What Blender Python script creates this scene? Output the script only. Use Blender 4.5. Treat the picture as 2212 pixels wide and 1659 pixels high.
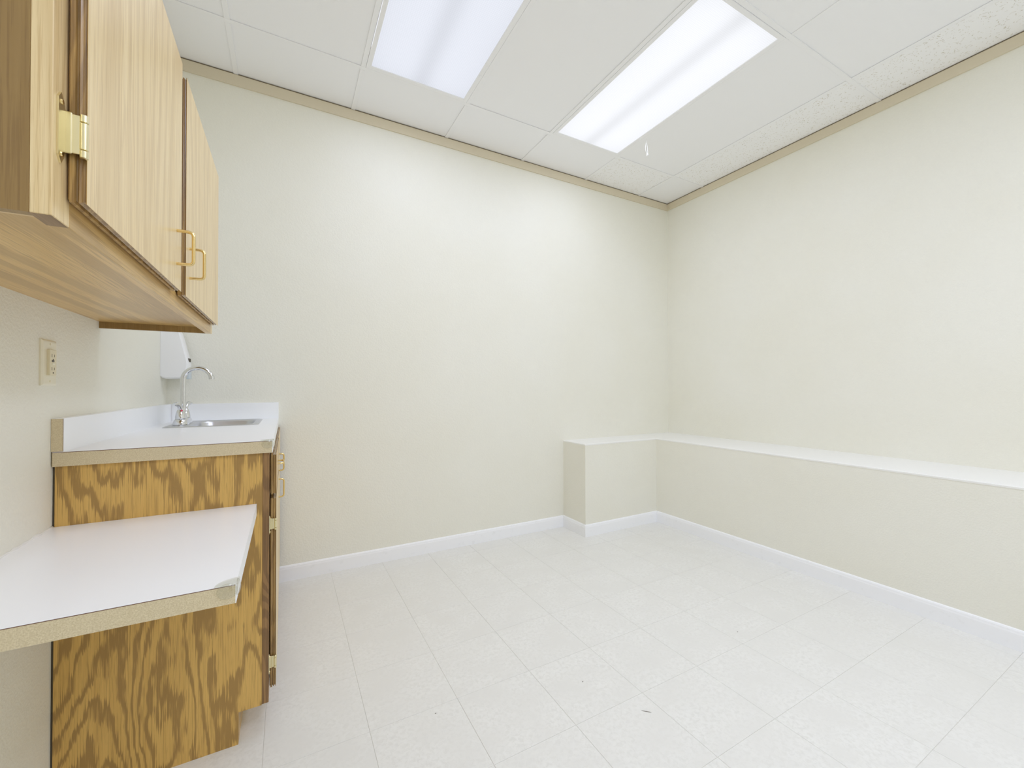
import bpy, bmesh, math, random
from mathutils import Vector, Matrix

random.seed(7)
sc = bpy.context.scene
COL = sc.collection
for o in list(bpy.data.objects):
    bpy.data.objects.remove(o, do_unlink=True)

# ------------------------------------------------------------------ room measures (metres)
H = 1.107                                   # eye height
XL, XR, YB, YF = -0.545, 3.180, 2.735, -1.90
ZC = 2.853                                  # underside of the ceiling grid
GX0, GP = -0.250, 0.612                     # ceiling tee positions
GY0, GPY = 2.350, 1.222
FX0, FY0, FP = 0.240, 2.004, 0.2995         # floor tile seams

# ------------------------------------------------------------------ camera
cam_d = bpy.data.cameras.new('camera')
cam = bpy.data.objects.new('camera', cam_d)
COL.objects.link(cam)
yaw, pit, rol = math.radians(28.6127), math.radians(0.6088), math.radians(-0.1543)
fw = Vector((math.sin(yaw) * math.cos(pit), math.cos(yaw) * math.cos(pit), math.sin(pit)))
rt = Vector((math.cos(yaw), -math.sin(yaw), 0))
up = rt.cross(fw)
r2 = rt * math.cos(rol) + up * math.sin(rol)
u2 = -rt * math.sin(rol) + up * math.cos(rol)
M = Matrix.Identity(4)
for i in range(3):
    M[i][0], M[i][1], M[i][2] = r2[i], u2[i], -fw[i]
M[2][3] = H
cam.matrix_world = M
cam_d.sensor_fit = 'HORIZONTAL'
cam_d.sensor_width = 36.0
cam_d.lens = 894.02 / 2212 * 36.0
cam_d.clip_start = 0.01
sc.camera = cam

# ------------------------------------------------------------------ world, light, exposure
w = bpy.data.worlds.new('world')
sc.world = w
w.use_nodes = True
w.node_tree.nodes['Background'].inputs[0].default_value = (0.9, 0.93, 1.0, 1)
w.node_tree.nodes['Background'].inputs[1].default_value = 0.3
sc.view_settings.view_transform = 'Standard'
sc.view_settings.look = 'None'
sc.view_settings.gamma = 1.0
sc.view_settings.use_curve_mapping = False
sc.view_settings.exposure = 0.06
sc.cycles.max_bounces = 18
sc.cycles.diffuse_bounces = 12
sc.cycles.glossy_bounces = 6
sc.cycles.transmission_bounces = 8
sc.cycles.transparent_max_bounces = 8
sc.cycles.use_denoising = True
sc.cycles.sample_clamp_indirect = 6.0

LAMP_W = 5.9            # watts of each troffer's tubes
LAMP_W_REAR = 15.6
LAMP_SPREAD = math.radians(180)
LAMP_COL = (0.97, 1.035, 1.30)


def lamp(name, x, y, z, watts, parent=None):
    ld = bpy.data.lights.new(name, 'AREA')
    ld.shape = 'RECTANGLE'
    ld.size, ld.size_y = 0.52, 1.13
    ld.energy = watts
    ld.color = LAMP_COL
    ld.spread = LAMP_SPREAD
    lo = bpy.data.objects.new(name, ld)
    COL.objects.link(lo)
    lo.location = (x, y, z)
    if parent:
        lo.parent = parent
    return lo


# two unseen lamps without fittings, added behind the camera to raise the light
for lx in (0.668, 1.893):
    lamp('area_lamp', lx, -0.72, ZC - 0.004, LAMP_W_REAR)

# ------------------------------------------------------------------ materials
MATS = {}


class NT:
    def __init__(s, name):
        s.m = bpy.data.materials.new(name)
        s.m.use_nodes = True
        s.t = s.m.node_tree
        s.b = s.t.nodes['Principled BSDF']
        s.out = s.t.nodes['Material Output']
        MATS[name] = s.m

    def n(s, typ, **kw):
        nd = s.t.nodes.new(typ)
        for k, v in kw.items():
            if k.startswith('_'):
                nd.inputs[k[1:].replace('_', ' ')].default_value = v
            else:
                setattr(nd, k, v)
        return nd

    def l(s, a, b):
        s.t.links.new(a, b)

    def coord(s, scale=(1, 1, 1), kind='Object'):
        tc = s.n('ShaderNodeTexCoord')
        mp = s.n('ShaderNodeMapping')
        mp.inputs['Scale'].default_value = scale
        s.l(tc.outputs[kind], mp.inputs['Vector'])
        return mp.outputs['Vector']

    def noise(s, vec, scale, detail=2.0, rough=0.5, dist=0.0):
        nd = s.n('ShaderNodeTexNoise', _Scale=scale, _Detail=detail, _Roughness=rough, _Distortion=dist)
        s.l(vec, nd.inputs['Vector'])
        return nd.outputs['Fac']

    def math(s, op, a, b=None, c=None):
        nd = s.n('ShaderNodeMath', operation=op)
        for i, q in enumerate((a, b, c)):
            if q is None:
                continue
            if isinstance(q, (int, float)):
                nd.inputs[i].default_value = q
            else:
                s.l(q, nd.inputs[i])
        return nd.outputs[0]

    def ramp(s, fac, stops, interp='LINEAR'):
        nd = s.n('ShaderNodeValToRGB')
        cr = nd.color_ramp
        cr.interpolation = interp
        while len(cr.elements) < len(stops):
            cr.elements.new(0.5)
        for e, (p, c) in zip(cr.elements, stops):
            e.position = p
            e.color = (*c, 1) if len(c) == 3 else c
        s.l(fac, nd.inputs['Fac'])
        return nd.outputs['Color']

    def mix(s, fac, a, b, mode='MIX'):
        nd = s.n('ShaderNodeMix', data_type='RGBA', blend_type=mode)
        if isinstance(fac, (int, float)):
            nd.inputs[0].default_value = fac
        else:
            s.l(fac, nd.inputs[0])
        for q, i in ((a, 6), (b, 7)):
            if isinstance(q, tuple):
                nd.inputs[i].default_value = (*q, 1)
            else:
                s.l(q, nd.inputs[i])
        return nd.outputs[2]

    def bump(s, h, strength, dist):
        nd = s.n('ShaderNodeBump', _Strength=strength, _Distance=dist)
        s.l(h, nd.inputs['Height'])
        s.l(nd.outputs['Normal'], s.b.inputs['Normal'])

    def set(s, **kw):
        for k, v in kw.items():
            s.b.inputs[k.replace('_', ' ')].default_value = v
        return s

    def col(s, c):
        if isinstance(c, tuple):
            s.b.inputs['Base Color'].default_value = (*c, 1)
        else:
            s.l(c, s.b.inputs['Base Color'])


def paint(name, c, c2, peel=1.0, rough=0.55):
    t = NT(name)
    v = t.coord()
    big = t.noise(v, 1.6, 3)
    t.col(t.mix(t.ramp(big, [(0.35, (0, 0, 0)), (0.65, (1, 1, 1))]), c, c2))
    p1 = t.noise(v, 130, 2, 0.55)
    p2 = t.noise(v, 45, 2, 0.5)
    hh = t.math('ADD', t.ramp(p1, [(0.4, (0, 0, 0)), (0.62, (1, 1, 1))]), t.math('MULTIPLY', p2, 0.8))
    t.bump(hh, 0.16 * peel, 0.004)
    t.set(Roughness=rough)
    t.b.inputs['Specular IOR Level'].default_value = 0.3
    return t


paint('wall_paint', (0.848, 0.838, 0.755), (0.832, 0.818, 0.722))
paint('ledge_paint', (0.875, 0.870, 0.835), (0.86, 0.855, 0.815), 0.7)
paint('trim_paint', (0.725, 0.655, 0.505), (0.70, 0.63, 0.48), 0.1, 0.45)

t = NT('baseboard_white')
v = t.coord()
sc_ = t.noise(v, 30, 3)
t.col(t.mix(t.ramp(sc_, [(0.62, (0, 0, 0)), (0.75, (1, 1, 1))]), (0.93, 0.94, 0.96), (0.88, 0.888, 0.90)))
t.set(Roughness=0.3)

t = NT('ceiling_vinyl')
t.col((0.93, 0.935, 0.952))
t.set(Roughness=0.6)
t.bump(t.noise(t.coord(), 420, 2), 0.05, 0.002)
t = NT('tee_white')
t.col((0.925, 0.93, 0.945))
t.set(Roughness=0.4)
t = NT('void_dark')
t.col((0.10, 0.085, 0.065))
t.set(Roughness=0.9)

t = NT('shadow_line_brown')  # painted shade for the slot above the trim
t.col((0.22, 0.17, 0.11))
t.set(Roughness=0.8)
t = NT('ceiling_fissured')
v = t.coord()
wv = t.n('ShaderNodeVectorMath', operation='ADD')
nz = t.n('ShaderNodeTexNoise', _Scale=38.0, _Detail=1.0)
t.l(v, nz.inputs['Vector'])
sc2 = t.n('ShaderNodeVectorMath', operation='SCALE')
sc2.inputs['Scale'].default_value = 0.035
t.l(nz.outputs['Color'], sc2.inputs[0])
t.l(v, wv.inputs[0])
t.l(sc2.outputs[0], wv.inputs[1])
masks = []
for s3 in ((150, 62, 60), (58, 140, 60)):
    mp = t.n('ShaderNodeMapping')
    mp.inputs['Scale'].default_value = s3
    t.l(wv.outputs[0], mp.inputs['Vector'])
    vo = t.n('ShaderNodeTexVoronoi', _Scale=1.0, _Randomness=1.0)
    t.l(mp.outputs['Vector'], vo.inputs['Vector'])
    sep = t.n('ShaderNodeSeparateColor')
    t.l(vo.outputs['Color'], sep.inputs[0])
    keep = t.math('GREATER_THAN', sep.outputs[0], 0.66)
    spot = t.math('LESS_THAN', vo.outputs['Distance'], 0.26)
    masks.append(t.math('MULTIPLY', keep, spot))
mk = t.math('MAXIMUM', masks[0], masks[1])
t.col(t.mix(mk, (0.95, 0.953, 0.96), (0.70, 0.68, 0.62)))
t.bump(t.math('MULTIPLY', mk, -1.0), 0.5, 0.003)
t.set(Roughness=0.8)

t = NT('floor_vinyl')
v = t.coord()
oi = t.n('ShaderNodeObjectInfo')
off = t.n('ShaderNodeVectorMath', operation='ADD')
cmb = t.n('ShaderNodeCombineXYZ')
rr = t.math('MULTIPLY', oi.outputs['Random'], 37.0)
t.l(rr, cmb.inputs[0]); t.l(rr, cmb.inputs[1])
t.l(v, off.inputs[0]); t.l(cmb.outputs[0], off.inputs[1])
n1 = t.noise(off.outputs[0], 75, 4, 0.6, 0.6)
n2 = t.noise(off.outputs[0], 7, 2)
c1 = t.ramp(n1, [(0.36, (0.740, 0.733, 0.690)), (0.52, (0.800, 0.795, 0.755)), (0.66, (0.822, 0.818, 0.780))])
c2 = t.mix(t.ramp(n2, [(0.4, (0, 0, 0)), (0.7, (1, 1, 1))]), c1, (0.765, 0.757, 0.715))
c3 = t.mix(t.math('MULTIPLY', oi.outputs['Random'], 0.35), c2, (0.775, 0.768, 0.728))
t.col(c3)
t.set(Roughness=0.32)
t.b.inputs['Specular IOR Level'].default_value = 0.35
t.bump(t.noise(off.outputs[0], 16, 2), 0.03, 0.004)
t = NT('floor_joint')
t.col((0.64, 0.625, 0.58))
t.set(Roughness=0.9)
t = NT('scuff_dark')
t.col((0.22, 0.20, 0.17))
t.set(Roughness=0.8)


def wood(name, along, light, mid, dark, rings=26.0, freq=3.2, fibre=0.35, contrast=0.55, rough=0.34, squash=0.16, coat=0.25, seed=0.0, edge=(0.40, 0.62), zig=0.0):
    """stained veneer; the grain runs along the given axis (0, 1, 2)"""
    t = NT(name)
    s1 = [1.0, 1.0, 1.0]; s1[along] = squash
    s2 = [1.0, 1.0, 1.0]; s2[along] = 0.022
    tc = t.n('ShaderNodeTexCoord')
    va = t.n('ShaderNodeMapping'); va.inputs['Scale'].default_value = s1; va.inputs['Location'].default_value = (seed, seed * 1.7, seed * 0.6)
    vb = t.n('ShaderNodeMapping'); vb.inputs['Scale'].default_value = s2
    t.l(tc.outputs['Object'], va.inputs['Vector'])
    t.l(tc.outputs['Object'], vb.inputs['Vector'])
    fib = t.noise(vb.outputs['Vector'], 330, 3, 0.65)
    fib2 = t.noise(vb.outputs['Vector'], 95, 2, 0.6)
    fld = t.noise(va.outputs['Vector'], freq, 1.5, 0.4, 0.25)
    j = t.math('MULTIPLY', t.math('SUBTRACT', fib, 0.5), fibre / rings * 2.2)
    if zig:
        s3 = [1.0, 1.0, 1.0]; s3[along] = 0.26
        vz = t.n('ShaderNodeMapping'); vz.inputs['Scale'].default_value = s3
        t.l(tc.outputs['Object'], vz.inputs['Vector'])
        zg = t.noise(vz.outputs['Vector'], 17, 2.0, 0.55)
        j = t.math('ADD', j, t.math('MULTIPLY', t.math('SUBTRACT', zg, 0.5), zig))
    ph = t.math('MULTIPLY', t.math('ADD', fld, j), rings)
    tri = t.math('PINGPONG', ph, 1.0)
    ring = t.ramp(tri, [(edge[0], (0, 0, 0)), (edge[1], (1, 1, 1))])
    base = t.mix(t.ramp(fib2, [(0.35, (0, 0, 0)), (0.65, (1, 1, 1))]), light, mid)
    c = t.mix(t.math('MULTIPLY', ring, contrast), base, dark)
    pore = t.ramp(fib, [(0.38, (1, 1, 1)), (0.50, (0, 0, 0))])
    c = t.mix(t.math('MULTIPLY', pore, 0.48), c, dark)
    t.col(c)
    t.bump(fib, 0.05, 0.001)
    t.set(Roughness=rough)
    t.b.inputs['Coat Weight'].default_value = coat
    t.b.inputs['Coat Roughness'].default_value = 0.22
    return t


OL, OM, OD = (0.83, 0.66, 0.375), (0.76, 0.575, 0.295), (0.50, 0.325, 0.13)
wood('oak_upright', 2, OL, OM, OD, rings=34, freq=2.6, contrast=0.30, squash=0.13, fibre=0.5, edge=(0.45, 0.85))
wood('oak_lengthwise', 1, (0.72, 0.485, 0.185), (0.64, 0.41, 0.14), (0.40, 0.245, 0.085), rings=17, freq=3.2, contrast=0.55, seed=3.1, fibre=0.6)
wood('oak_crosswise', 0, OL, OM, OD, rings=18, freq=4.0, contrast=0.45, seed=1.3)
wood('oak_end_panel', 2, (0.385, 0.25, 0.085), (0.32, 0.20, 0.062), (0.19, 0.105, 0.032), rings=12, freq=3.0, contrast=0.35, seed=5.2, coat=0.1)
wood('oak_edge', 2, (0.50, 0.32, 0.11), (0.40, 0.245, 0.08), (0.20, 0.11, 0.035), rings=30, freq=6.0, contrast=0.5, rough=0.26)
wood('plywood_panel', 2, (0.70, 0.445, 0.125), (0.64, 0.395, 0.105), (0.34, 0.20, 0.055), rings=33.0, freq=4.2, fibre=1.05,
     contrast=0.9, rough=0.5, squash=0.38, coat=0.08, seed=0.9, edge=(0.54, 0.74), zig=0.16)

wood('oak_end_grain', 1, (0.36, 0.25, 0.15), (0.31, 0.21, 0.12), (0.2, 0.13, 0.07), rings=40, freq=8, contrast=0.3, rough=0.6, coat=0.0)

wood('oak_stile_dark', 2, (0.34, 0.19, 0.065), (0.27, 0.145, 0.05), (0.13, 0.065, 0.022), rings=60, freq=9.0, contrast=0.5, rough=0.4)
wood('reflection_door_oak', 2, (0.14, 0.08, 0.035), (0.11, 0.06, 0.025), (0.06, 0.03, 0.012), rings=25, freq=2.5)

t = NT('laminate_white')
t.col((0.935, 0.95, 0.968))
t.set(Roughness=0.3)
t.bump(t.noise(t.coord(), 260, 2), 0.03, 0.001)
t = NT('laminate_line')
t.col((0.16, 0.075, 0.05))
t.set(Roughness=0.6)
t = NT('particle_board')
v = t.coord()
a = t.noise(v, 420, 3, 0.7)
b = t.noise(v, 120, 2, 0.6)
c = t.mix(t.ramp(a, [(0.36, (0, 0, 0)), (0.62, (1, 1, 1))]), (0.58, 0.485, 0.305), (0.74, 0.645, 0.445))
t.col(t.mix(t.ramp(b, [(0.5, (0, 0, 0)), (0.75, (1, 1, 1))]), c, (0.62, 0.52, 0.335)))
t.set(Roughness=0.85)
t.bump(a, 0.2, 0.001)

t = NT('brass'); t.col((0.83, 0.64, 0.30)); t.set(Metallic=1.0, Roughness=0.2)
t.bump(t.noise(t.coord(), 90, 2), 0.02, 0.001)
t = NT('brass_pale'); t.col((0.80, 0.72, 0.46)); t.set(Metallic=1.0, Roughness=0.28)
t.bump(t.noise(t.coord(), 90, 2), 0.04, 0.001)
t = NT('chrome'); t.col((0.74, 0.75, 0.765)); t.set(Metallic=1.0, Roughness=0.05)
t = NT('steel_brushed'); t.col((0.66, 0.67, 0.69)); t.set(Metallic=1.0, Roughness=0.33)
t.bump(t.noise(t.coord((6, 180, 6)), 20, 2), 0.04, 0.001)
t = NT('dark_metal'); t.col((0.12, 0.11, 0.10)); t.set(Metallic=0.6, Roughness=0.4)
t = NT('plastic_white'); t.col((0.92, 0.93, 0.945)); t.set(Roughness=0.28)
t = NT('plastic_blue_grey'); t.col((0.60, 0.68, 0.73)); t.set(Roughness=0.3)
t = NT('plastic_ivory'); t.col((0.83, 0.79, 0.63)); t.set(Roughness=0.35)
t = NT('plastic_ivory_deep'); t.col((0.80, 0.735, 0.53)); t.set(Roughness=0.35)
t = NT('slot_dark'); t.col((0.09, 0.075, 0.05)); t.set(Roughness=0.7)
t = NT('marker_red'); t.col((0.70, 0.04, 0.10)); t.set(Roughness=0.3)
t = NT('marker_blue'); t.col((0.08, 0.14, 0.55)); t.set(Roughness=0.3)
t = NT('tie_white'); t.col((0.90, 0.90, 0.89)); t.set(Roughness=0.35)
t = NT('clear_vinyl')
tr_ = t.n('ShaderNodeBsdfTransparent'); tr_.inputs[0].default_value = (0.985, 0.985, 0.96, 1)
gl_ = t.n('ShaderNodeBsdfGlossy'); gl_.inputs['Roughness'].default_value = 0.12
fr_ = t.n('ShaderNodeLayerWeight', _Blend=0.5)
mx_ = t.n('ShaderNodeMixShader')
t.l(t.math('ADD', t.math('MULTIPLY', t.math('POWER', fr_.outputs['Facing'], 3.0), 0.5), 0.10), mx_.inputs[0]); t.l(tr_.outputs[0], mx_.inputs[1]); t.l(gl_.outputs[0], mx_.inputs[2])
t.l(mx_.outputs[0], t.out.inputs['Surface'])


def lens_mat(name, level, col):
    """lit prismatic diffuser: brightest under its two pairs of tubes, dimmer between them and at the ends"""
    t = NT(name)
    tc = t.n('ShaderNodeTexCoord')
    sp = t.n('ShaderNodeSeparateXYZ')
    t.l(tc.outputs['Object'], sp.inputs[0])
    x, y = sp.outputs[0], sp.outputs[1]
    g = t.math('POWER', 2.718, t.math('MULTIPLY', t.math('POWER', t.math('DIVIDE', t.math('ABSOLUTE', x), 0.055), 2.0), -1.0))
    side = t.math('POWER', t.math('DIVIDE', t.math('ABSOLUTE', x), 0.27), 4.0)
    end = t.math('POWER', t.math('DIVIDE', t.math('ABSOLUTE', y), 0.575), 10.0)
    e = t.math('SUBTRACT', 1.0, t.math('MULTIPLY', g, 0.13))
    e = t.math('SUBTRACT', e, t.math('MULTIPLY', side, 0.06))
    e = t.math('SUBTRACT', e, t.math('MULTIPLY', end, 0.06))
    # small prisms
    mp = t.n('ShaderNodeMapping')
    mp.inputs['Rotation'].default_value = (0, 0, math.radians(45))
    t.l(tc.outputs['Object'], mp.inputs['Vector'])
    ch = t.n('ShaderNodeTexChecker', _Scale=150.0)
    t.l(mp.outputs['Vector'], ch.inputs['Vector'])
    e = t.math('MULTIPLY', e, t.math('ADD', 0.975, t.math('MULTIPLY', ch.outputs['Fac'], 0.05)))
    t.l(t.math('MULTIPLY', e, level), t.b.inputs['Emission Strength'])
    t.b.inputs['Emission Color'].default_value = (*col, 1)
    t.col((0.05, 0.05, 0.055))
    t.set(Roughness=0.4)
    t.b.inputs['Specular IOR Level'].default_value = 0.2


lens_mat('lens_cool', 0.80, (0.93, 0.965, 1.06))
lens_mat('lens_bright', 0.92, (0.965, 0.985, 1.03))

# ------------------------------------------------------------------ mesh helpers
ROOTS = {}


def link(name, bm, mat, parent=None, smooth=False, angle=None):
    """one bmesh (written in world measures) -> one object whose origin is its parent's origin"""
    p = Vector((0, 0, 0))
    q = parent
    while q is not None:
        p += q.location
        q = q.parent
    bmesh.ops.translate(bm, verts=bm.verts, vec=-p)
    bmesh.ops.recalc_face_normals(bm, faces=bm.faces)
    me = bpy.data.meshes.new(name)
    if smooth:
        for f in bm.faces:
            f.smooth = True
        if angle:
            for e in bm.edges:
                if len(e.link_faces) == 2 and e.calc_face_angle(0) > math.radians(angle):
                    e.smooth = False
    bm.to_mesh(me)
    bm.free()
    me.materials.append(MATS[mat])
    o = bpy.data.objects.new(name, me)
    COL.objects.link(o)
    if parent:
        o.parent = parent
    return o


def box(bm, x0, x1, y0, y1, z0, z1, bev=0.0, seg=2):
    r = bmesh.ops.create_cube(bm, size=1.0)
    vs = r['verts']
    for v in vs:
        v.co = Vector(((x0 + x1) / 2 + v.co.x * (x1 - x0), (y0 + y1) / 2 + v.co.y * (y1 - y0), (z0 + z1) / 2 + v.co.z * (z1 - z0)))
    if bev > 0:
        es = list({e for v in vs for e in v.link_edges})
        bmesh.ops.bevel(bm, geom=es, offset=bev, segments=seg, affect='EDGES', profile=0.5)
    return bm


def B(*a, **k):
    return box(bmesh.new(), *a, **k)


def prism(bm, pts, axis, a0, a1):
    """polygon in the two other axes, extruded along axis from a0 to a1"""
    def mk(p, a):
        c = [p[0], p[1]]
        c.insert(axis, a)
        return bm.verts.new(c)
    A = [mk(p, a0) for p in pts]
    Bv = [mk(p, a1) for p in pts]
    n = len(pts)
    bm.faces.new(A)
    bm.faces.new(Bv[::-1])
    for i in range(n):
        bm.faces.new((A[i], A[(i + 1) % n], Bv[(i + 1) % n], Bv[i]))
    return bm


def loft(bm, rings, cap0=True, cap1=True):
    R = [[bm.verts.new(p) for p in r] for r in rings]
    n = len(R[0])
    for a, b in zip(R, R[1:]):
        for i in range(n):
            bm.faces.new((a[i], a[(i + 1) % n], b[(i + 1) % n], b[i]))
    if cap0:
        bm.faces.new(R[0][::-1])
    if cap1:
        bm.faces.new(R[-1])
    return bm


def tube(bm, path, rad, seg=12, squash=None):
    path = [Vector(p) for p in path]
    n = len(path)
    rads = rad if isinstance(rad, (list, tuple)) else [rad] * n
    rings = []
    prev = None
    for i, p in enumerate(path):
        d = (path[min(i + 1, n - 1)] - path[max(i - 1, 0)]).normalized()
        if prev is None:
            ref = Vector((0, 0, 1)) if abs(d.z) < 0.9 else Vector((0, 1, 0))
            s = d.cross(ref).normalized()
        else:
            s = (prev - d * prev.dot(d)).normalized()
        prev = s
        b2 = d.cross(s)
        rings.append([p + (s * math.cos(2 * math.pi * k / seg) + b2 * math.sin(2 * math.pi * k / seg)) * rads[i] for k in range(seg)])
    return loft(bm, rings)


def rounded(path, r, n=6):
    P = [Vector(p) for p in path]
    out = [P[0]]
    for a, b, c in zip(P, P[1:], P[2:]):
        d1, d2 = (a - b).normalized(), (c - b).normalized()
        s, e = b + d1 * r, b + d2 * r
        for k in range(n + 1):
            tt = k / n
            out.append(s * (1 - tt) ** 2 + b * 2 * tt * (1 - tt) + e * tt ** 2)
    out.append(P[-1])
    return out


def lathe(bm, prof, cx, cy, seg=24):
    rings = [[(cx + r * math.cos(2 * math.pi * k / seg), cy + r * math.sin(2 * math.pi * k / seg), z) for k in range(seg)] for r, z in prof]
    return loft(bm, rings)


def empty(name, loc, label, cat, group=None):
    o = bpy.data.objects.new(name, None)
    COL.objects.link(o)
    o.location = loc
    o.empty_display_size = 0.05
    o['label'] = label
    o['category'] = cat
    if group:
        o['group'] = group
    return o


def struct(name, bm, mat, parent=None, **k):
    o = link(name, bm, mat, parent, **k)
    if parent is None:
        o['kind'] = 'structure'
    return o


def again(o, loc, parent=None):
    c = o.copy()
    COL.objects.link(c)
    c.location = loc
    c.parent = parent
    return c


# ------------------------------------------------------------------ the room shell
T = 0.10
wall_back = struct('wall_back', B(XL - T, XR + T, YB, YB + T, -0.05, ZC + 0.15), 'wall_paint')
wall_left = struct('wall_left', B(XL - T, XL, YF, YB, -0.05, ZC + 0.15), 'wall_paint')
wall_right = struct('wall_right', B(XR, XR + T, YF, YB, -0.05, ZC + 0.15), 'wall_paint')
wall_front = struct('wall_front', B(XL - T, XR + T, YF - T, YF, -0.05, ZC + 0.15), 'wall_paint')

bm = B(0.10, 1.00, YF, YF + 0.02, 0.0, 2.05, bev=0.003)  # unseen dark door, added to give the chrome dark reflections
struct('reflection_door', bm, 'reflection_door_oak')
# floor: a screed with joints, and square vinyl tiles on it
floor = struct('floor', B(XL, XR, YF, YB, -0.05, -0.0012), 'floor_joint')
g = 0.0005
full = None
nx0, nx1 = -3, 10
k = 0
for i in range(-3, 11):
    for j in range(-13, 4):
        x0, x1 = FX0 + i * FP, FX0 + (i + 1) * FP
        y0, y1 = FY0 + j * FP, FY0 + (j + 1) * FP
        cx0, cx1, cy0, cy1 = max(x0 + g, XL), min(x1 - g, XR), max(y0 + g, YF), min(y1 - g, YB)
        if cx1 - cx0 < 0.01 or cy1 - cy0 < 0.01:
            continue
        whole = abs((cx1 - cx0) - (FP - 2 * g)) < 1e-5 and abs((cy1 - cy0) - (FP - 2 * g)) < 1e-5
        cx, cy = (cx0 + cx1) / 2, (cy0 + cy1) / 2
        if whole and full:
            o = again(full, (cx, cy, 0), floor)
        else:
            hx, hy = (cx1 - cx0) / 2, (cy1 - cy0) / 2
            bm = bmesh.new()
            rect = lambda h1, h2, z: [(-h1, -h2, z), (h1, -h2, z), (h1, h2, z), (-h1, h2, z)]
            loft(bm, [rect(hx, hy, -0.0012), rect(hx, hy, -0.0005), rect(hx - 0.0006, hy - 0.0006, 0.0)], cap0=False)
            o = link('tile', bm, 'floor_vinyl', None)
            o.parent = floor
            o.location = (cx, cy, 0)
            if whole:
                full = o
        o.location.z = random.uniform(-0.00015, 0.0)

# small scuffs trodden into the tiles
for (x, y, L, a) in ((0.985, 1.255, 0.007, 0.4), (0.45, 1.375, 0.006, 0.2), (1.085, 1.035, 0.034, -0.75), (0.64, 1.01, 0.006, 1.2), (1.80, 1.17, 0.008, 0.1)):
    bm = bmesh.new()
    n = 8
    ring = [(x + math.cos(a) * L / 2 * math.cos(q) - math.sin(a) * 0.0016 * math.sin(q), y + math.sin(a) * L / 2 * math.cos(q) + math.cos(a) * 0.0016 * math.sin(q)) for q in [2 * math.pi * m / n for m in range(n)]]
    prism(bm, ring, 2, 0.0, 0.0004)
    link('scuff', bm, 'scuff_dark', floor)

# ceiling: slab, exposed tees, lay-in panels
ceiling = struct('ceiling', B(XL, XR, YF, YB, ZC + 0.14, ZC + 0.20), 'void_dark')
TX = [GX0 + GP * i for i in range(0, 6)]
TY = [GY0 - GPY * i for i in range(0, 4)]
tw = 0.012
for y in TY:
    bm = B(XL, XR, y - tw, y + tw, ZC, ZC + 0.0035, bev=0.0007, seg=1)
    box(bm, XL, XR, y - 0.001, y + 0.001, ZC + 0.0035, ZC + 0.035)
    link('tee_bar', bm, 'tee_white', ceiling)
ys = [YB] + TY + [YF]
for x in TX:
    for a, b in zip(ys, ys[1:]):
        y1 = a - (tw if a in TY else 0)
        y0 = b + (tw if b in TY else 0)
        bm = B(x - tw, x + tw, y0 + 0.0004, y1 - 0.0004, ZC, ZC + 0.0035, bev=0.0007, seg=1)
        box(bm, x - 0.001, x + 0.001, y0 + 0.01, y1 - 0.01, ZC + 0.0035, ZC + 0.035)
        link('tee_bar', bm, 'tee_white', ceiling)
xs = [XL] + TX + [XR]
LIGHTS = [(1, 1), (3, 1), (1, 3), (3, 3)]            # (cell in x, cell in y)
for i in range(len(xs) - 1):
    for j in range(len(ys) - 1):
        if (i - 1, j) in LIGHTS:
            continue
        x0 = xs[i] + (0.004 if i else 0.006)
        x1 = xs[i + 1] - (0.004 if i < len(xs) - 2 else 0.006)
        y1 = ys[j] - (0.004 if j else 0.006)
        y0 = ys[j + 1] + 0.004
        m = 'ceiling_fissured' if (i == 6 and j >= 1) or (i == 5 and j == 0) else 'ceiling_vinyl'
        dz = random.uniform(0.0, 0.0010)
        link('ceiling_panel', B(x0, x1, y0, y1, ZC + 0.0037 + dz, ZC + 0.016 + dz), m, ceiling)
# rear openings above the added lamps are closed by plain panels
for (ci, cj) in LIGHTS[2:]:
    x0, x1 = TX[ci], TX[ci] + GP
    y1, y0 = TY[cj - 1], ys[cj + 1]
    link('ceiling_panel', B(x0 + 0.004, x1 - 0.004, y0 + 0.004, y1 - 0.004, ZC + 0.0037, ZC + 0.016), 'ceiling_vinyl', ceiling)

# tan strip round the top of the walls
zt0, zt1 = ZC - 0.064, ZC - 0.0015


def strip(name, bm):
    return struct(name, bm, 'trim_paint')


def strip_profile(o0, sgn):
    a, b = o0, o0 + sgn * 0.010
    return [(a, zt0), (b, zt0), (b, zt1 - 0.004), (o0 + sgn * 0.006, zt1), (a, zt1)]


strip('trim_1', prism(bmesh.new(), strip_profile(YB, -1), 0, XL, XR))
strip('trim_2', prism(bmesh.new(), strip_profile(XR, -1), 1, YF, YB - 0.010))
strip('trim_3', prism(bmesh.new(), strip_profile(XL, 1), 1, YF, YB - 0.010))

# brown strips painting in the shadow line between trim strip and ceiling panels
for nm_, bm in (('shadow_line', B(XL, XR, YB - 0.0045, YB, zt1 + 0.0002, ZC + 0.003)), ('shadow_line', B(XR - 0.0045, XR, YF, YB - 0.0045, zt1 + 0.0002, ZC + 0.003))):
    link(nm_, bm, 'shadow_line_brown', ceiling)

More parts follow.
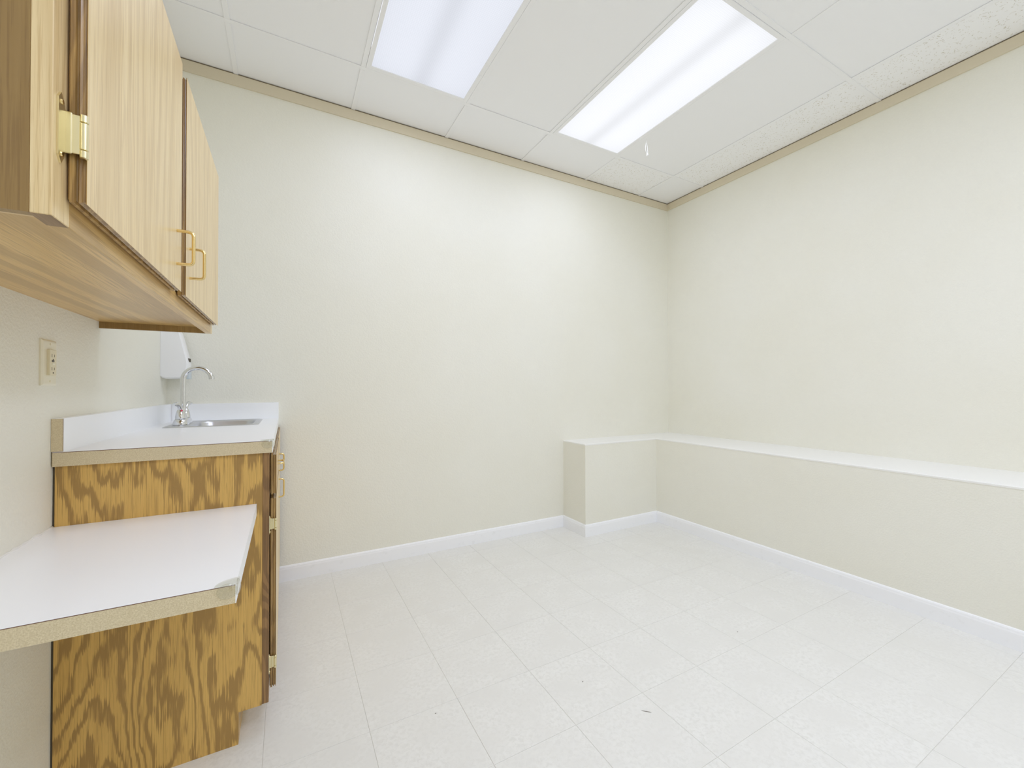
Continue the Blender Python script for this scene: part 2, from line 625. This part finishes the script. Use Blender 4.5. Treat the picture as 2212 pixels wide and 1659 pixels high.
# low boxed-in plinth along the right wall, returning along the back wall
PX, PY, SX, ZP = 2.708, 2.458, 1.962, 0.688
bm = bmesh.new()
prism(bm, [(PX, YF), (XR, YF), (XR, YB), (SX, YB), (SX, PY), (PX, PY)], 2, 0.0, ZP - 0.012)
plinth = struct('wall_plinth', bm, 'wall_paint')
bm = bmesh.new()
o_ = 0.0015
poly = [(PX - o_, YF), (XR, YF), (XR, YB), (SX - o_, YB), (SX - o_, PY - o_), (PX - o_, PY - o_)]
poly2 = [(PX - o_ + 0.004, YF), (XR, YF), (XR, YB), (SX - o_ + 0.004, YB), (SX - o_ + 0.004, PY - o_ + 0.004), (PX - o_ + 0.004, PY - o_ + 0.004)]
loft(bm, [[(*p, ZP - 0.012) for p in poly], [(*p, ZP - 0.004) for p in poly], [(*p, ZP) for p in poly2]])
cap = link('cap', bm, 'ledge_paint', plinth)

# baseboards with an eased top
BH, BT = 0.088, 0.011


def bb_prof(o0, s):
    return [(o0, 0.0), (o0 + s * BT, 0.0), (o0 + s * BT, BH - 0.020), (o0 + s * BT * 0.86, BH - 0.014), (o0 + s * BT * 0.80, BH - 0.008),
            (o0 + s * BT * 0.55, BH - 0.002), (o0 + s * BT * 0.2, BH), (o0, BH)]


struct('baseboard_back', prism(bmesh.new(), bb_prof(YB, -1), 0, -0.125, SX - BT), 'baseboard_white')
struct('baseboard_column_side', prism(bmesh.new(), bb_prof(SX, -1), 1, PY - BT + 0.0003, YB), 'baseboard_white')
struct('baseboard_column_front', prism(bmesh.new(), bb_prof(PY, -1), 0, SX - BT + 0.0003, PX - BT), 'baseboard_white')
struct('baseboard_right', prism(bmesh.new(), bb_prof(PX, -1), 1, YF, PY), 'baseboard_white')
struct('baseboard_left', prism(bmesh.new(), bb_prof(XL, 1), 1, YF, 0.90), 'baseboard_white')


# ------------------------------------------------------------------ shared cabinet fittings
def slab_door(name, xb, xf, y0, y1, z0, z1, mat, parent):
    """overlay door whose edge is routed in two steps"""
    th = xf - xb
    steps = [(0.0, 0.0045), (0.10, 0.0040), (0.14, 0.0), (0.38, 0.0), (0.42, 0.0038), (0.50, 0.0040), (0.54, 0.0020), (0.60, 0.0008), (0.68, 0.0016), (0.76, 0.0030), (0.88, 0.0036), (0.92, 0.0010), (1.0, 0.0)]
    rings = []
    for t_, ins in steps:
        x = xb + th * t_
        rings.append([(x, y0 + ins, z0 + ins), (x, y1 - ins, z0 + ins), (x, y1 - ins, z1 - ins), (x, y0 + ins, z1 - ins)])
    d = link(name, loft(bmesh.new(), [[(xf - 0.0004, p[1], p[2]) for p in rings[-1]], rings[-1]]), mat, parent)
    link('edging', loft(bmesh.new(), rings[:-1] + [[(xf - 0.0004, p[1], p[2]) for p in rings[-1]]]), 'oak_edge', d)
    return d


def pull(x, y, z, length, proj, r, upright, parent, name='handle'):
    h = length / 2
    if upright:
        pts = [(x, y, z - h), (x + proj, y, z - h), (x + proj, y, z + h), (x, y, z + h)]
    else:
        pts = [(x, y - h, z), (x + proj, y - h, z), (x + proj, y + h, z), (x, y + h, z)]
    bm = tube(bmesh.new(), rounded(pts, 0.011, 7), r, 12)
    return link(name, bm, 'brass', parent, smooth=True, angle=50)


def door_hinge(xf, y, zc, hh, parent, xr):
    """face-frame hinge: pointed plate on the stile, wrap along the door edge, barrel at the front"""
    hg = link('hinge', prism(bmesh.new(), [(y - 0.024, zc - hh * 0.8), (y - 0.017, zc - hh), (y - 0.010, zc - hh * 0.8), (y - 0.006, zc - hh * 0.58), (y - 0.004, zc - hh * 0.55),
                                           (y - 0.004, zc + hh * 0.55), (y - 0.006, zc + hh * 0.58), (y - 0.010, zc + hh * 0.8), (y - 0.017, zc + hh), (y - 0.024, zc + hh * 0.8)],
                              0, xf, xf + 0.0022), 'brass_pale', parent)
    bm = B(xf, xr - 0.002, y - 0.0062, y - 0.0040, zc - hh * 0.55, zc + hh * 0.58, bev=0.0006, seg=1)
    box(bm, xf, xf + 0.008, y - 0.0075, y - 0.0040, zc - hh * 0.58, zc + hh * 0.62, bev=0.001, seg=1)
    link('wrap', bm, 'brass_pale', hg)
    bm = bmesh.new()
    z = zc - hh * 0.66
    for frac in (0.24, 0.80, 0.24):
        hgt = hh * frac
        lathe(bm, [(0.0030, z), (0.0042, z + 0.0008), (0.0042, z + hgt - 0.0012), (0.0030, z + hgt - 0.0004)], xr, y - 0.0050, 14)
        z += hgt
    link('barrel', bm, 'brass_pale', hg, smooth=True, angle=40)
    for s in (-1, 1):
        bm = bmesh.new()
        tube(bm, [(xf + 0.0018, y - 0.0165, zc + s * hh * 0.74), (xf + 0.0036, y - 0.0165, zc + s * hh * 0.74)], [0.0034, 0.0026], 10)
        link('screw', bm, 'brass', hg)
    return hg


# ------------------------------------------------------------------ wall cabinet
CY0, CY1, CX, CZ0, CZ1 = 0.680, 1.869, -0.241, H + 0.204, H + 0.806
wc = empty('wall_cabinet', (XL, CY0, CZ0), 'honey oak two-door wall cabinet hung above the worktops on the left wall', 'cabinet')
ff = CX - 0.019
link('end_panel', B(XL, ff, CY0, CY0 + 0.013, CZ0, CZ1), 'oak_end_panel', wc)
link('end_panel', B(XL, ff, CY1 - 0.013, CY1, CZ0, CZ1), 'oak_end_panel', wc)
link('bottom_panel', B(XL, ff, CY0 + 0.013, CY1 - 0.013, CZ0 + 0.021, CZ0 + 0.033), 'oak_lengthwise', wc)
link('top_panel', B(XL, ff, CY0 + 0.013, CY1 - 0.013, CZ1 - 0.013, CZ1), 'oak_lengthwise', wc)
link('cleat', B(XL, ff - 0.002, CY0 + 0.013, CY0 + 0.028, CZ0 + 0.003, CZ0 + 0.021), 'oak_crosswise', wc)
for a, b in ((CY0, CY0 + 0.044), (CY1 - 0.044, CY1), (1.250, 1.294)):
    zz = CZ0 if a != 1.250 else CZ0 + 0.038
    link('stile', B(ff, CX, a, b, zz, CZ1 if a != 1.250 else CZ1 - 0.038, bev=0.0008, seg=1), 'oak_upright', wc)
link('end_grain', B(ff - 0.001, CX - 0.001, CY0 + 0.001, CY0 + 0.044, CZ0 - 0.0004, CZ0 + 0.0004), 'oak_end_grain', wc)
link('rail', B(ff, CX, CY0 + 0.044, CY1 - 0.044, CZ0, CZ0 + 0.038, bev=0.0008, seg=1), 'oak_lengthwise', wc)
link('rail', B(ff, CX, CY0 + 0.044, CY1 - 0.044, CZ1 - 0.038, CZ1, bev=0.0008, seg=1), 'oak_lengthwise', wc)
DX = -0.221
d1 = slab_door('door', CX + 0.0012, DX, 0.712, 1.245, H + 0.233, H + 0.783, 'oak_upright', wc)
d2 = slab_door('door', CX + 0.0012, DX, 1.296, 1.848, H + 0.233, H + 0.783, 'oak_upright', wc)
pull(DX, 1.197, H + 0.326, 0.076, 0.031, 0.0036, True, d1)
pull(DX, 1.340, H + 0.326, 0.076, 0.031, 0.0036, True, d2)
door_hinge(CX, 0.712, H + 0.316, 0.043, wc, DX - 0.0015)
door_hinge(CX, 0.712, H + 0.700, 0.043, wc, DX - 0.0015)

# ------------------------------------------------------------------ base cabinet
BY0, BXF = 1.552, -0.047
bc = empty('base_cabinet', (XL, BY0, 0), 'oak base cabinet with bold wavy grain on its end, under the sink worktop', 'cabinet')
ZT = H - 0.2045
prof = [(-0.540, 0.0), (-0.128, 0.0), (-0.128, 0.099), (-0.066, 0.099), (-0.066, ZT), (-0.540, ZT)]
link('end_panel', prism(bmesh.new(), prof, 1, BY0, BY0 + 0.013), 'plywood_panel', bc)
link('back_strip', B(XL, -0.540, BY0 + 0.003, BY0 + 0.03, 0.0, ZT), 'slot_dark', bc)
link('toe_kick', B(-0.140, -0.128, BY0 + 0.013, YB, 0.0, 0.099), 'oak_lengthwise', bc)
link('cabinet_floor', B(-0.540, -0.066, BY0 + 0.013, YB, 0.099, 0.112), 'oak_lengthwise', bc)
fy = [(BY0, BY0 + 0.040), (2.085, 2.130), (YB - 0.045, YB)]
for a, b in fy:
    link('stile', B(-0.066, BXF, a, b, 0.101, ZT, bev=0.0008, seg=1), 'oak_stile_dark', bc)
for a, b in ((fy[0][1], fy[1][0]), (fy[1][1], fy[2][0])):
    for z0, z1 in ((0.101, 0.140), (ZT - 0.030, ZT)):
        link('rail', B(-0.066, BXF, a, b, z0, z1), 'oak_lengthwise', bc)
link('rail', B(-0.066, BXF, fy[0][1], fy[1][0], H - 0.372, H - 0.340), 'oak_lengthwise', bc)
XB, XFc = BXF + 0.002, -0.0275
dr = slab_door('drawer', XB, XFc, 1.574, 2.098, H - 0.346, H - 0.214, 'oak_lengthwise', bc)
bd = slab_door('door', XB, XFc, 1.574, 2.098, H - 0.974, H - 0.358, 'oak_upright', bc)
bd2 = slab_door('door', XB, XFc - 0.002, 2.112, 2.700, H - 0.974, H - 0.214, 'oak_upright', bc)
pull(XFc, 1.836, H - 0.281, 0.076, 0.020, 0.0034, False, dr)
pull(XFc, 2.055, H - 0.427, 0.076, 0.020, 0.0034, True, bd)
pull(XFc - 0.002, 2.180, H - 0.335, 0.076, 0.021, 0.0034, True, bd2)
door_hinge(BXF, 1.574, H - 0.441, 0.030, bc, XFc - 0.002)
door_hinge(BXF, 1.574, H - 0.889, 0.032, bc, XFc - 0.002)

# ------------------------------------------------------------------ sink worktop
WY0, WX1, WZ0, WZ1 = 1.542, -0.038, H - 0.2045, H - 0.165
ct = empty('countertop', (XL, WY0, WZ0), 'white laminate worktop with backsplash, set around the steel sink', 'worktop')


def ring_slab(bm, o, i, z0, z1):
    ox0, ox1, oy0, oy1 = o
    ix0, ix1, iy0, iy1 = i
    def loop(x0, x1, y0, y1, z):
        return [bm.verts.new(p) for p in ((x0, y0, z), (x1, y0, z), (x1, y1, z), (x0, y1, z))]
    a, b, c, d = loop(ox0, ox1, oy0, oy1, z1), loop(ix0, ix1, iy0, iy1, z1), loop(ox0, ox1, oy0, oy1, z0), loop(ix0, ix1, iy0, iy1, z0)
    for k in range(4):
        n = (k + 1) % 4
        bm.faces.new((a[k], a[n], b[n], b[k]))
        bm.faces.new((c[k], d[k], d[n], c[n]))
        bm.faces.new((a[k], c[k], c[n], a[n]))
        bm.faces.new((b[k], b[n], d[n], d[k]))
    return bm


HOLE = (-0.452, -0.124, 2.262, 2.634)
link('core', ring_slab(bmesh.new(), (XL + 0.003, WX1 - 0.0012, WY0, YB), HOLE, WZ0, WZ1 - 0.0028), 'particle_board', ct)
link('laminate_underlay', ring_slab(bmesh.new(), (XL + 0.003, WX1 - 0.0012, WY0 - 0.0002, YB), HOLE, WZ1 - 0.0028, WZ1 - 0.0012), 'laminate_line', ct)
link('laminate', ring_slab(bmesh.new(), (XL + 0.003, WX1, WY0 - 0.0004, YB), HOLE, WZ1 - 0.0012, WZ1), 'laminate_white', ct)
link('front_edge', B(WX1 - 0.0012, WX1, WY0, YB, WZ0, WZ1 - 0.0012), 'laminate_white', ct)
SZ = H - 0.0765
bs = link('backsplash', B(XL + 0.0005, XL + 0.0230, WY0, YB - 0.022, WZ1 + 0.0006, SZ - 0.001), 'particle_board', ct)
link('laminate_line', B(XL + 0.0230, XL + 0.0240, WY0 + 0.0001, YB - 0.022, WZ1, SZ - 0.001), 'laminate_line', bs)
link('laminate', B(XL + 0.0240, XL + 0.0252, WY0, YB - 0.0250, WZ1, SZ), 'laminate_white', bs)
link('laminate', B(XL + 0.0005, XL + 0.0240, WY0, YB - 0.022, SZ - 0.001, SZ), 'laminate_white', bs)
link('laminate_line', B(XL + 0.003, XL + 0.0240, WY0 - 0.0002, WY0 + 0.01, WZ1, WZ1 + 0.0006), 'laminate_line', bs)
link('backsplash', B(XL + 0.0005, WX1, YB - 0.0220, YB - 0.0003, WZ1, SZ, bev=0.001, seg=2), 'laminate_white', ct)

# ------------------------------------------------------------------ lower desk worktop
KX1, KY0, KY1, KZ1 = -0.0815, 0.935, 1.5515, H - 0.3655
KZ0 = KZ1 - 0.036
dk = empty('desk_worktop', (XL, KY0, KZ0), 'low white laminate desk top with raw tan end, fixed between wall and base cabinet', 'worktop')
link('core', B(XL, KX1 - 0.0012, KY0, KY1, KZ0, KZ1 - 0.0026), 'particle_board', dk)
link('laminate_underlay', B(XL, KX1 - 0.0012, KY0 - 0.0002, KY1, KZ1 - 0.0026, KZ1 - 0.0012), 'laminate_line', dk)
link('laminate', B(XL, KX1, KY0 - 0.0004, KY1, KZ1 - 0.0012, KZ1), 'laminate_white', dk)
link('front_edge', B(KX1 - 0.0012, KX1, KY0, KY1, KZ0, KZ1 - 0.0012), 'laminate_white', dk)
bm = bmesh.new()                                                        # bead of filler where the top meets the wall
random.seed(3)
pth, rr_ = [], []
n = 46
for q in range(n + 1):
    pth.append((XL + 0.0005, KY0 + 0.002 + (KY1 - KY0 - 0.004) * q / n, KZ1 + random.uniform(-0.001, 0.0012)))
    rr_.append(random.uniform(0.0024, 0.0052))
tube(bm, pth, rr_, 8)
link('filler_bead', bm, 'ledge_paint', dk, smooth=True)
link('wall_cleat', B(XL, XL + 0.019, KY0 + 0.05, KY1, KZ0 - 0.04, KZ0), 'oak_lengthwise', dk)


# ------------------------------------------------------------------ clear corner guards
def corner_guard(x, y, z, label):
    """clear soft corner cap: a lip over the top, a bulge on the end and one on the front edge"""
    r = empty('corner_guard', (x, y, z), label, 'guard', 'clear corner guards on the worktops')
    bm = bmesh.new()
    n = 14
    R = 0.034
    pts = [(x + 0.004, y - 0.004)] + [(x + 0.004 - R * math.sin(q) * 1.1, y - 0.004 + R * (math.cos(q)) * 0.9) for q in [math.pi / 2 * m / n for m in range(n + 1)]]
    prism(bm, pts, 2, z + 0.0002, z + 0.0024)
    link('top_lip', bm, 'clear_vinyl', r, smooth=True, angle=35)

    def dome(c, ax, rw, rh, dep):
        bm = bmesh.new()
        rings = []
        seg = 22
        for m in range(7):
            q = math.pi / 2 * m / 7
            ring = []
            for k in range(seg):
                a = 2 * math.pi * k / seg
                o1, o2, o3 = rw * math.cos(q) * math.cos(a), rh * math.cos(q) * math.sin(a), dep * math.sin(q)
                if ax == 1:
                    ring.append((c[0] + o1, c[1] - o3, c[2] + o2))
                else:
                    ring.append((c[0] + o3, c[1] + o1, c[2] + o2))
            rings.append(ring)
        return loft(bm, rings)
    link('bulge', dome((x - 0.014, y - 0.0006, z - 0.011), 1, 0.017, 0.0145, 0.006), 'clear_vinyl', r, smooth=True, angle=60)
    link('bulge', dome((x + 0.0004, y + 0.014, z - 0.011), 0, 0.017, 0.0145, 0.006), 'clear_vinyl', r, smooth=True, angle=60)
    return r


corner_guard(KX1, KY0, KZ1, 'clear plastic corner guard on the low desk top, nearer of two')
corner_guard(WX1, WY0, WZ1, 'clear plastic corner guard on the sink worktop, higher of two')


# ------------------------------------------------------------------ sink
def rrect(x0, x1, y0, y1, r, z, n=6):
    out = []
    for cx, cy, a0 in ((x1 - r, y1 - r, 0), (x0 + r, y1 - r, 90), (x0 + r, y0 + r, 180), (x1 - r, y0 + r, 270)):
        for k in range(n + 1):
            a = math.radians(a0 + 90 * k / n)
            out.append((cx + r * math.cos(a), cy + r * math.sin(a), z))
    return out


sk = empty('sink', (-0.29, 2.448, WZ1), 'small stainless steel bar sink dropped into the white worktop', 'sink')
ox0, ox1, oy0, oy1 = -0.466, -0.112, 2.250, 2.646
bm = bmesh.new()
loft(bm, [rrect(ox0, ox1, oy0, oy1, 0.022, WZ1 + 0.0003), rrect(ox0 + 0.002, ox1 - 0.002, oy0 + 0.002, oy1 - 0.002, 0.021, WZ1 + 0.0028),
          rrect(ox0 + 0.006, ox1 - 0.006, oy0 + 0.006, oy1 - 0.006, 0.020, WZ1 + 0.0036), rrect(ox0 + 0.010, ox1 - 0.010, oy0 + 0.010, oy1 - 0.010, 0.019, WZ1 + 0.0022),
          rrect(-0.386, -0.138, 2.276, 2.620, 0.055, WZ1 + 0.0018), rrect(-0.383, -0.141, 2.279, 2.617, 0.054, WZ1 - 0.0010),
          rrect(-0.380, -0.144, 2.282, 2.614, 0.052, WZ1 - 0.008), rrect(-0.374, -0.150, 2.288, 2.608, 0.050, WZ1 - 0.110),
          rrect(-0.366, -0.158, 2.296, 2.600, 0.046, WZ1 - 0.126), rrect(-0.350, -0.174, 2.312, 2.584, 0.040, WZ1 - 0.133),
          rrect(-0.300, -0.224, 2.410, 2.486, 0.037, WZ1 - 0.136)], cap0=False)
link('basin', bm, 'steel_brushed', sk, smooth=True, angle=50)
bm = lathe(bmesh.new(), [(0.044, WZ1 - 0.1345), (0.043, WZ1 - 0.1315), (0.034, WZ1 - 0.1325), (0.012, WZ1 - 0.1340)], -0.262, 2.448, 24)
link('drain', bm, 'chrome', sk, smooth=True, angle=40)

# ------------------------------------------------------------------ faucet
FXc, FYc, FZ = -0.424, 2.440, WZ1 + 0.0030
fc = empty('faucet', (FXc, FYc, FZ), 'chrome gooseneck tap with two lever handles on the sink ledge', 'tap')
bm = bmesh.new()
loft(bm, [rrect(FXc - 0.028, FXc + 0.028, FYc - 0.078, FYc + 0.078, 0.026, FZ), rrect(FXc - 0.028, FXc + 0.028, FYc - 0.078, FYc + 0.078, 0.026, FZ + 0.008),
          rrect(FXc - 0.024, FXc + 0.024, FYc - 0.074, FYc + 0.074, 0.022, FZ + 0.022), rrect(FXc - 0.018, FXc + 0.018, FYc - 0.068, FYc + 0.068, 0.016, FZ + 0.027)])
link('base', bm, 'chrome', fc, smooth=True, angle=50)
arc, rad = [], 0.0550
zc = H + 0.046
for q in range(0, 5):
    arc.append((FXc, FYc, FZ + 0.024 + (zc - FZ - 0.024) * q / 5))
for q in range(0, 19):
    a = math.pi - (math.pi - 0.10) * q / 18
    arc.append((FXc + rad + rad * math.cos(a), FYc - 0.006 * q / 18, zc + rad * math.sin(a)))
sp = link('spout', tube(bmesh.new(), arc, [0.0112] * 10 + [0.0105] * (len(arc) - 10), 20), 'chrome', fc, smooth=True, angle=50)
e = Vector(arc[-1])
link('aerator', tube(bmesh.new(), [e + Vector((-0.0012, 0, 0.011)), e + Vector((0.0004, 0, -0.003))], [0.0118, 0.0116], 18), 'chrome', sp, smooth=True, angle=50)
link('collar', lathe(bmesh.new(), [(0.017, FZ + 0.024), (0.016, FZ + 0.034), (0.014, FZ + 0.042), (0.0125, FZ + 0.050)], FXc, FYc, 20), 'chrome', fc, smooth=True, angle=50)
for s, mk_ in ((-1, 'marker_red'), (1, 'marker_blue')):
    hy = FYc + s * 0.051
    bm = lathe(bmesh.new(), [(0.0200, FZ + 0.0262), (0.0205, FZ + 0.031), (0.0200, FZ + 0.037), (0.0175, FZ + 0.050), (0.0135, FZ + 0.064), (0.0095, FZ + 0.072), (0.004, FZ + 0.075)], FXc, hy, 20)
    hd = link('handle', bm, 'chrome', fc, smooth=True, angle=50)
    pts = [(FXc, hy, FZ + 0.060), (FXc + s * 0.001, hy + s * 0.004, FZ + 0.076), (FXc + s * 0.004, hy + s * 0.012, FZ + 0.088), (FXc + s * 0.010, hy + s * 0.028, FZ + 0.095), (FXc + s * 0.016, hy + s * 0.042, FZ + 0.094)]
    link('lever', tube(bmesh.new(), pts, [0.010, 0.0095, 0.0088, 0.0098, 0.006], 12), 'chrome', hd, smooth=True, angle=60)
    bm = bmesh.new()
    tube(bm, [(FXc + 0.006, hy - 0.0125, FZ + 0.0645), (FXc + 0.0075, hy - 0.0150, FZ + 0.0655)], [0.0042, 0.0036], 10)
    if s < 0:
        link('marker', bm, mk_, hd)

# ------------------------------------------------------------------ soap dispenser
sd = empty('soap_dispenser', (XL, 2.665, H + 0.053), 'white wall soap dispenser in the corner behind the tap', 'dispenser')
pr = [(0.0, 0.062), (0.006, 0.056), (0.020, 0.0525), (0.082, 0.055), (0.094, 0.064), (0.102, 0.085), (0.109, 0.122), (0.108, 0.140), (0.086, 0.236), (0.074, 0.286), (0.066, 0.300), (0.050, 0.307), (0.0, 0.309)]
bm = bmesh.new()


def dr_ring(y, ins):
    cx, cz = 0.045, 0.18
    return [(XL + 0.0003 + (p[0] if p[0] < 0.001 else cx + (p[0] - cx) * (1 - ins)), y, H + cz + (p[1] - cz) * (1 - ins * 0.5)) for p in pr]


loft(bm, [dr_ring(2.616, 0.10), dr_ring(2.620, 0.03), dr_ring(2.627, 0.0), dr_ring(2.705, 0.0), dr_ring(2.712, 0.03), dr_ring(2.716, 0.10)])
link('cover', bm, 'plastic_white', sd, smooth=True, angle=32)
bm = B(XL + 0.096, XL + 0.112, 2.636, 2.698, H + 0.052, H + 0.098, bev=0.004)
link('push_lever', bm, 'plastic_blue_grey', sd, smooth=True, angle=40)
link('level_window', B(XL + 0.1040, XL + 0.1095, 2.645, 2.687, H + 0.140, H + 0.158, bev=0.001, seg=1), 'slot_dark', sd)

# ------------------------------------------------------------------ wall outlet
ou = empty('wall_outlet', (XL, 1.517, H + 0.011), 'ivory safety outlet on the left wall below the oak wall cabinet', 'outlet')
pl = [(0.0, 0.0), (0.0035, 0.0), (0.0060, 0.0035), (0.0066, 0.007)]
y0, y1, z0, z1 = 1.4795, 1.5545, H + 0.0105, H + 0.1285
link('cover_plate', loft(bmesh.new(), [[(XL + a, y0 + b, z0 + b), (XL + a, y1 - b, z0 + b), (XL + a, y1 - b, z1 - b), (XL + a, y0 + b, z1 - b)] for a, b in pl]), 'plastic_ivory', ou)
fx = XL + 0.0066
rc = link('receptacle', B(fx - 0.001, fx + 0.0062, 1.500, 1.534, H + 0.0365, H + 0.1035, bev=0.0014), 'plastic_ivory_deep', ou)
rx = fx + 0.0062
for zc_ in (0.053, 0.087):
    for yy, hh_ in ((1.5095, 0.0042), (1.5215, 0.0034)):
        link('slot', B(rx - 0.001, rx + 0.0003, yy - 0.0007, yy + 0.0007, H + zc_ + 0.001 - hh_, H + zc_ + 0.001 + hh_), 'slot_dark', rc)
    bm = bmesh.new()
    tube(bm, [(rx - 0.001, 1.5160, H + zc_ - 0.0095), (rx + 0.0003, 1.5160, H + zc_ - 0.0095)], 0.0023, 8)
    link('slot', bm, 'slot_dark', rc)
link('test_button', B(rx - 0.001, rx + 0.0014, 1.509, 1.519, H + 0.0718, H + 0.0765, bev=0.0005, seg=1), 'dark_metal', rc)
link('reset_button', B(rx - 0.001, rx + 0.0014, 1.509, 1.523, H + 0.0640, H + 0.0690, bev=0.0005, seg=1), 'plastic_ivory', rc)
for zc_ in (0.0215, 0.1175):
    link('screw', tube(bmesh.new(), [(fx - 0.0005, 1.517, H + zc_), (fx + 0.0012, 1.517, H + zc_)], [0.0030, 0.0022], 10), 'plastic_ivory_deep', ou)


# ------------------------------------------------------------------ ceiling lights
def troffer(ci, label, lens):
    cx = TX[ci] + GP / 2
    cy = (TY[0] + TY[1]) / 2
    r = empty('ceiling_light', (cx, cy, ZC), label, 'light', 'recessed ceiling lights')
    hx, hy = GP / 2 - 0.0045, GPY / 2 - 0.0045
    lx, ly = 0.2675, 0.5740
    z = ZC
    # hinged door frame round the lens, on the tee flanges
    rect = lambda h1, h2, zz: [(cx - h1, cy - h2, zz), (cx + h1, cy - h2, zz), (cx + h1, cy + h2, zz), (cx - h1, cy + h2, zz)]
    bm = bmesh.new()
    loft(bm, [rect(hx, hy, z + 0.0165), rect(hx, hy, z + 0.0038), rect(GP / 2 - 0.0135, GPY / 2 - 0.0135, z + 0.0038), rect(GP / 2 - 0.0140, GPY / 2 - 0.0140, z - 0.0010),
              rect(lx + 0.004, ly + 0.004, z - 0.0016), rect(lx, ly, z + 0.0006), rect(lx, ly, z + 0.0060)], cap0=False, cap1=False)
    link('door_frame', bm, 'tee_white', r)
    bm = bmesh.new()
    loft(bm, [rect(hx, hy, z + 0.0170), rect(hx, hy, z + 0.10), rect(hx - 0.06, hy - 0.02, z + 0.13)], cap0=False, cap1=True)
    link('housing', bm, 'tee_white', r)
    link('lens', B(cx - lx - 0.001, cx + lx + 0.001, cy - ly - 0.001, cy + ly + 0.001, z + 0.0045, z + 0.0075), lens, r)
    for dy in (-0.36, 0.36):
        link('latch', B(cx + lx + 0.007, cx + lx + 0.013, cy + dy - 0.012, cy + dy + 0.012, z - 0.0040, z - 0.0012, bev=0.001, seg=1), 'tee_white', r)
    lo = lamp('area_lamp', 0, 0, -0.0026, LAMP_W, r)
    return r


tr = troffer(1, 'recessed ceiling light nearer the oak cabinets, cut off by the top edge', 'lens_cool')
link('light_leak', B(tr.location.x - GP / 2 + 0.0137, tr.location.x - GP / 2 + 0.0165, tr.location.y - 0.52, tr.location.y + 0.44, ZC - 0.0014, ZC - 0.0006), 'lens_bright', tr)  # glowing strip standing in for light leaking past the door frame
troffer(3, 'recessed ceiling light nearer the right wall, beside the loose white tie', 'lens_bright')

# ------------------------------------------------------------------ white tie hanging from the ceiling
tx, ty, tz = 2.221, 2.083, ZC + 0.0036
tie = empty('cable_tie', (tx, ty, tz), 'white plastic cable tie loop dangling from the ceiling', 'cable tie')
top, mid, bot = (tx, ty, tz), (tx - 0.001, ty, tz - 0.024), (tx + 0.004, ty, tz - 0.099)
lp = [(tx, ty, tz), (tx - 0.0015, ty, tz - 0.018), (tx - 0.0080, ty, tz - 0.036), (tx - 0.0130, ty, tz - 0.060), (tx - 0.0110, ty, tz - 0.082), (tx - 0.0030, ty, tz - 0.097), (tx + 0.0035, ty, tz - 0.101)]
rp = [(tx + 0.0006, ty, tz - 0.012), (tx + 0.0020, ty, tz - 0.032), (tx + 0.0060, ty, tz - 0.060), (tx + 0.0090, ty, tz - 0.084), (tx + 0.0080, ty, tz - 0.100)]
bm = bmesh.new()
tube(bm, lp, 0.0013, 8)
tube(bm, rp, 0.0013, 8)
link('strap', bm, 'tie_white', tie, smooth=True, angle=60)
bm = B(tx + 0.001, tx + 0.011, ty - 0.004, ty + 0.004, tz - 0.112, tz - 0.099, bev=0.001, seg=1)
tube(bm, [(tx + 0.004, ty, tz - 0.110), (tx - 0.001, ty, tz - 0.121)], 0.0013, 8)
link('head', bm, 'tie_white', tie)
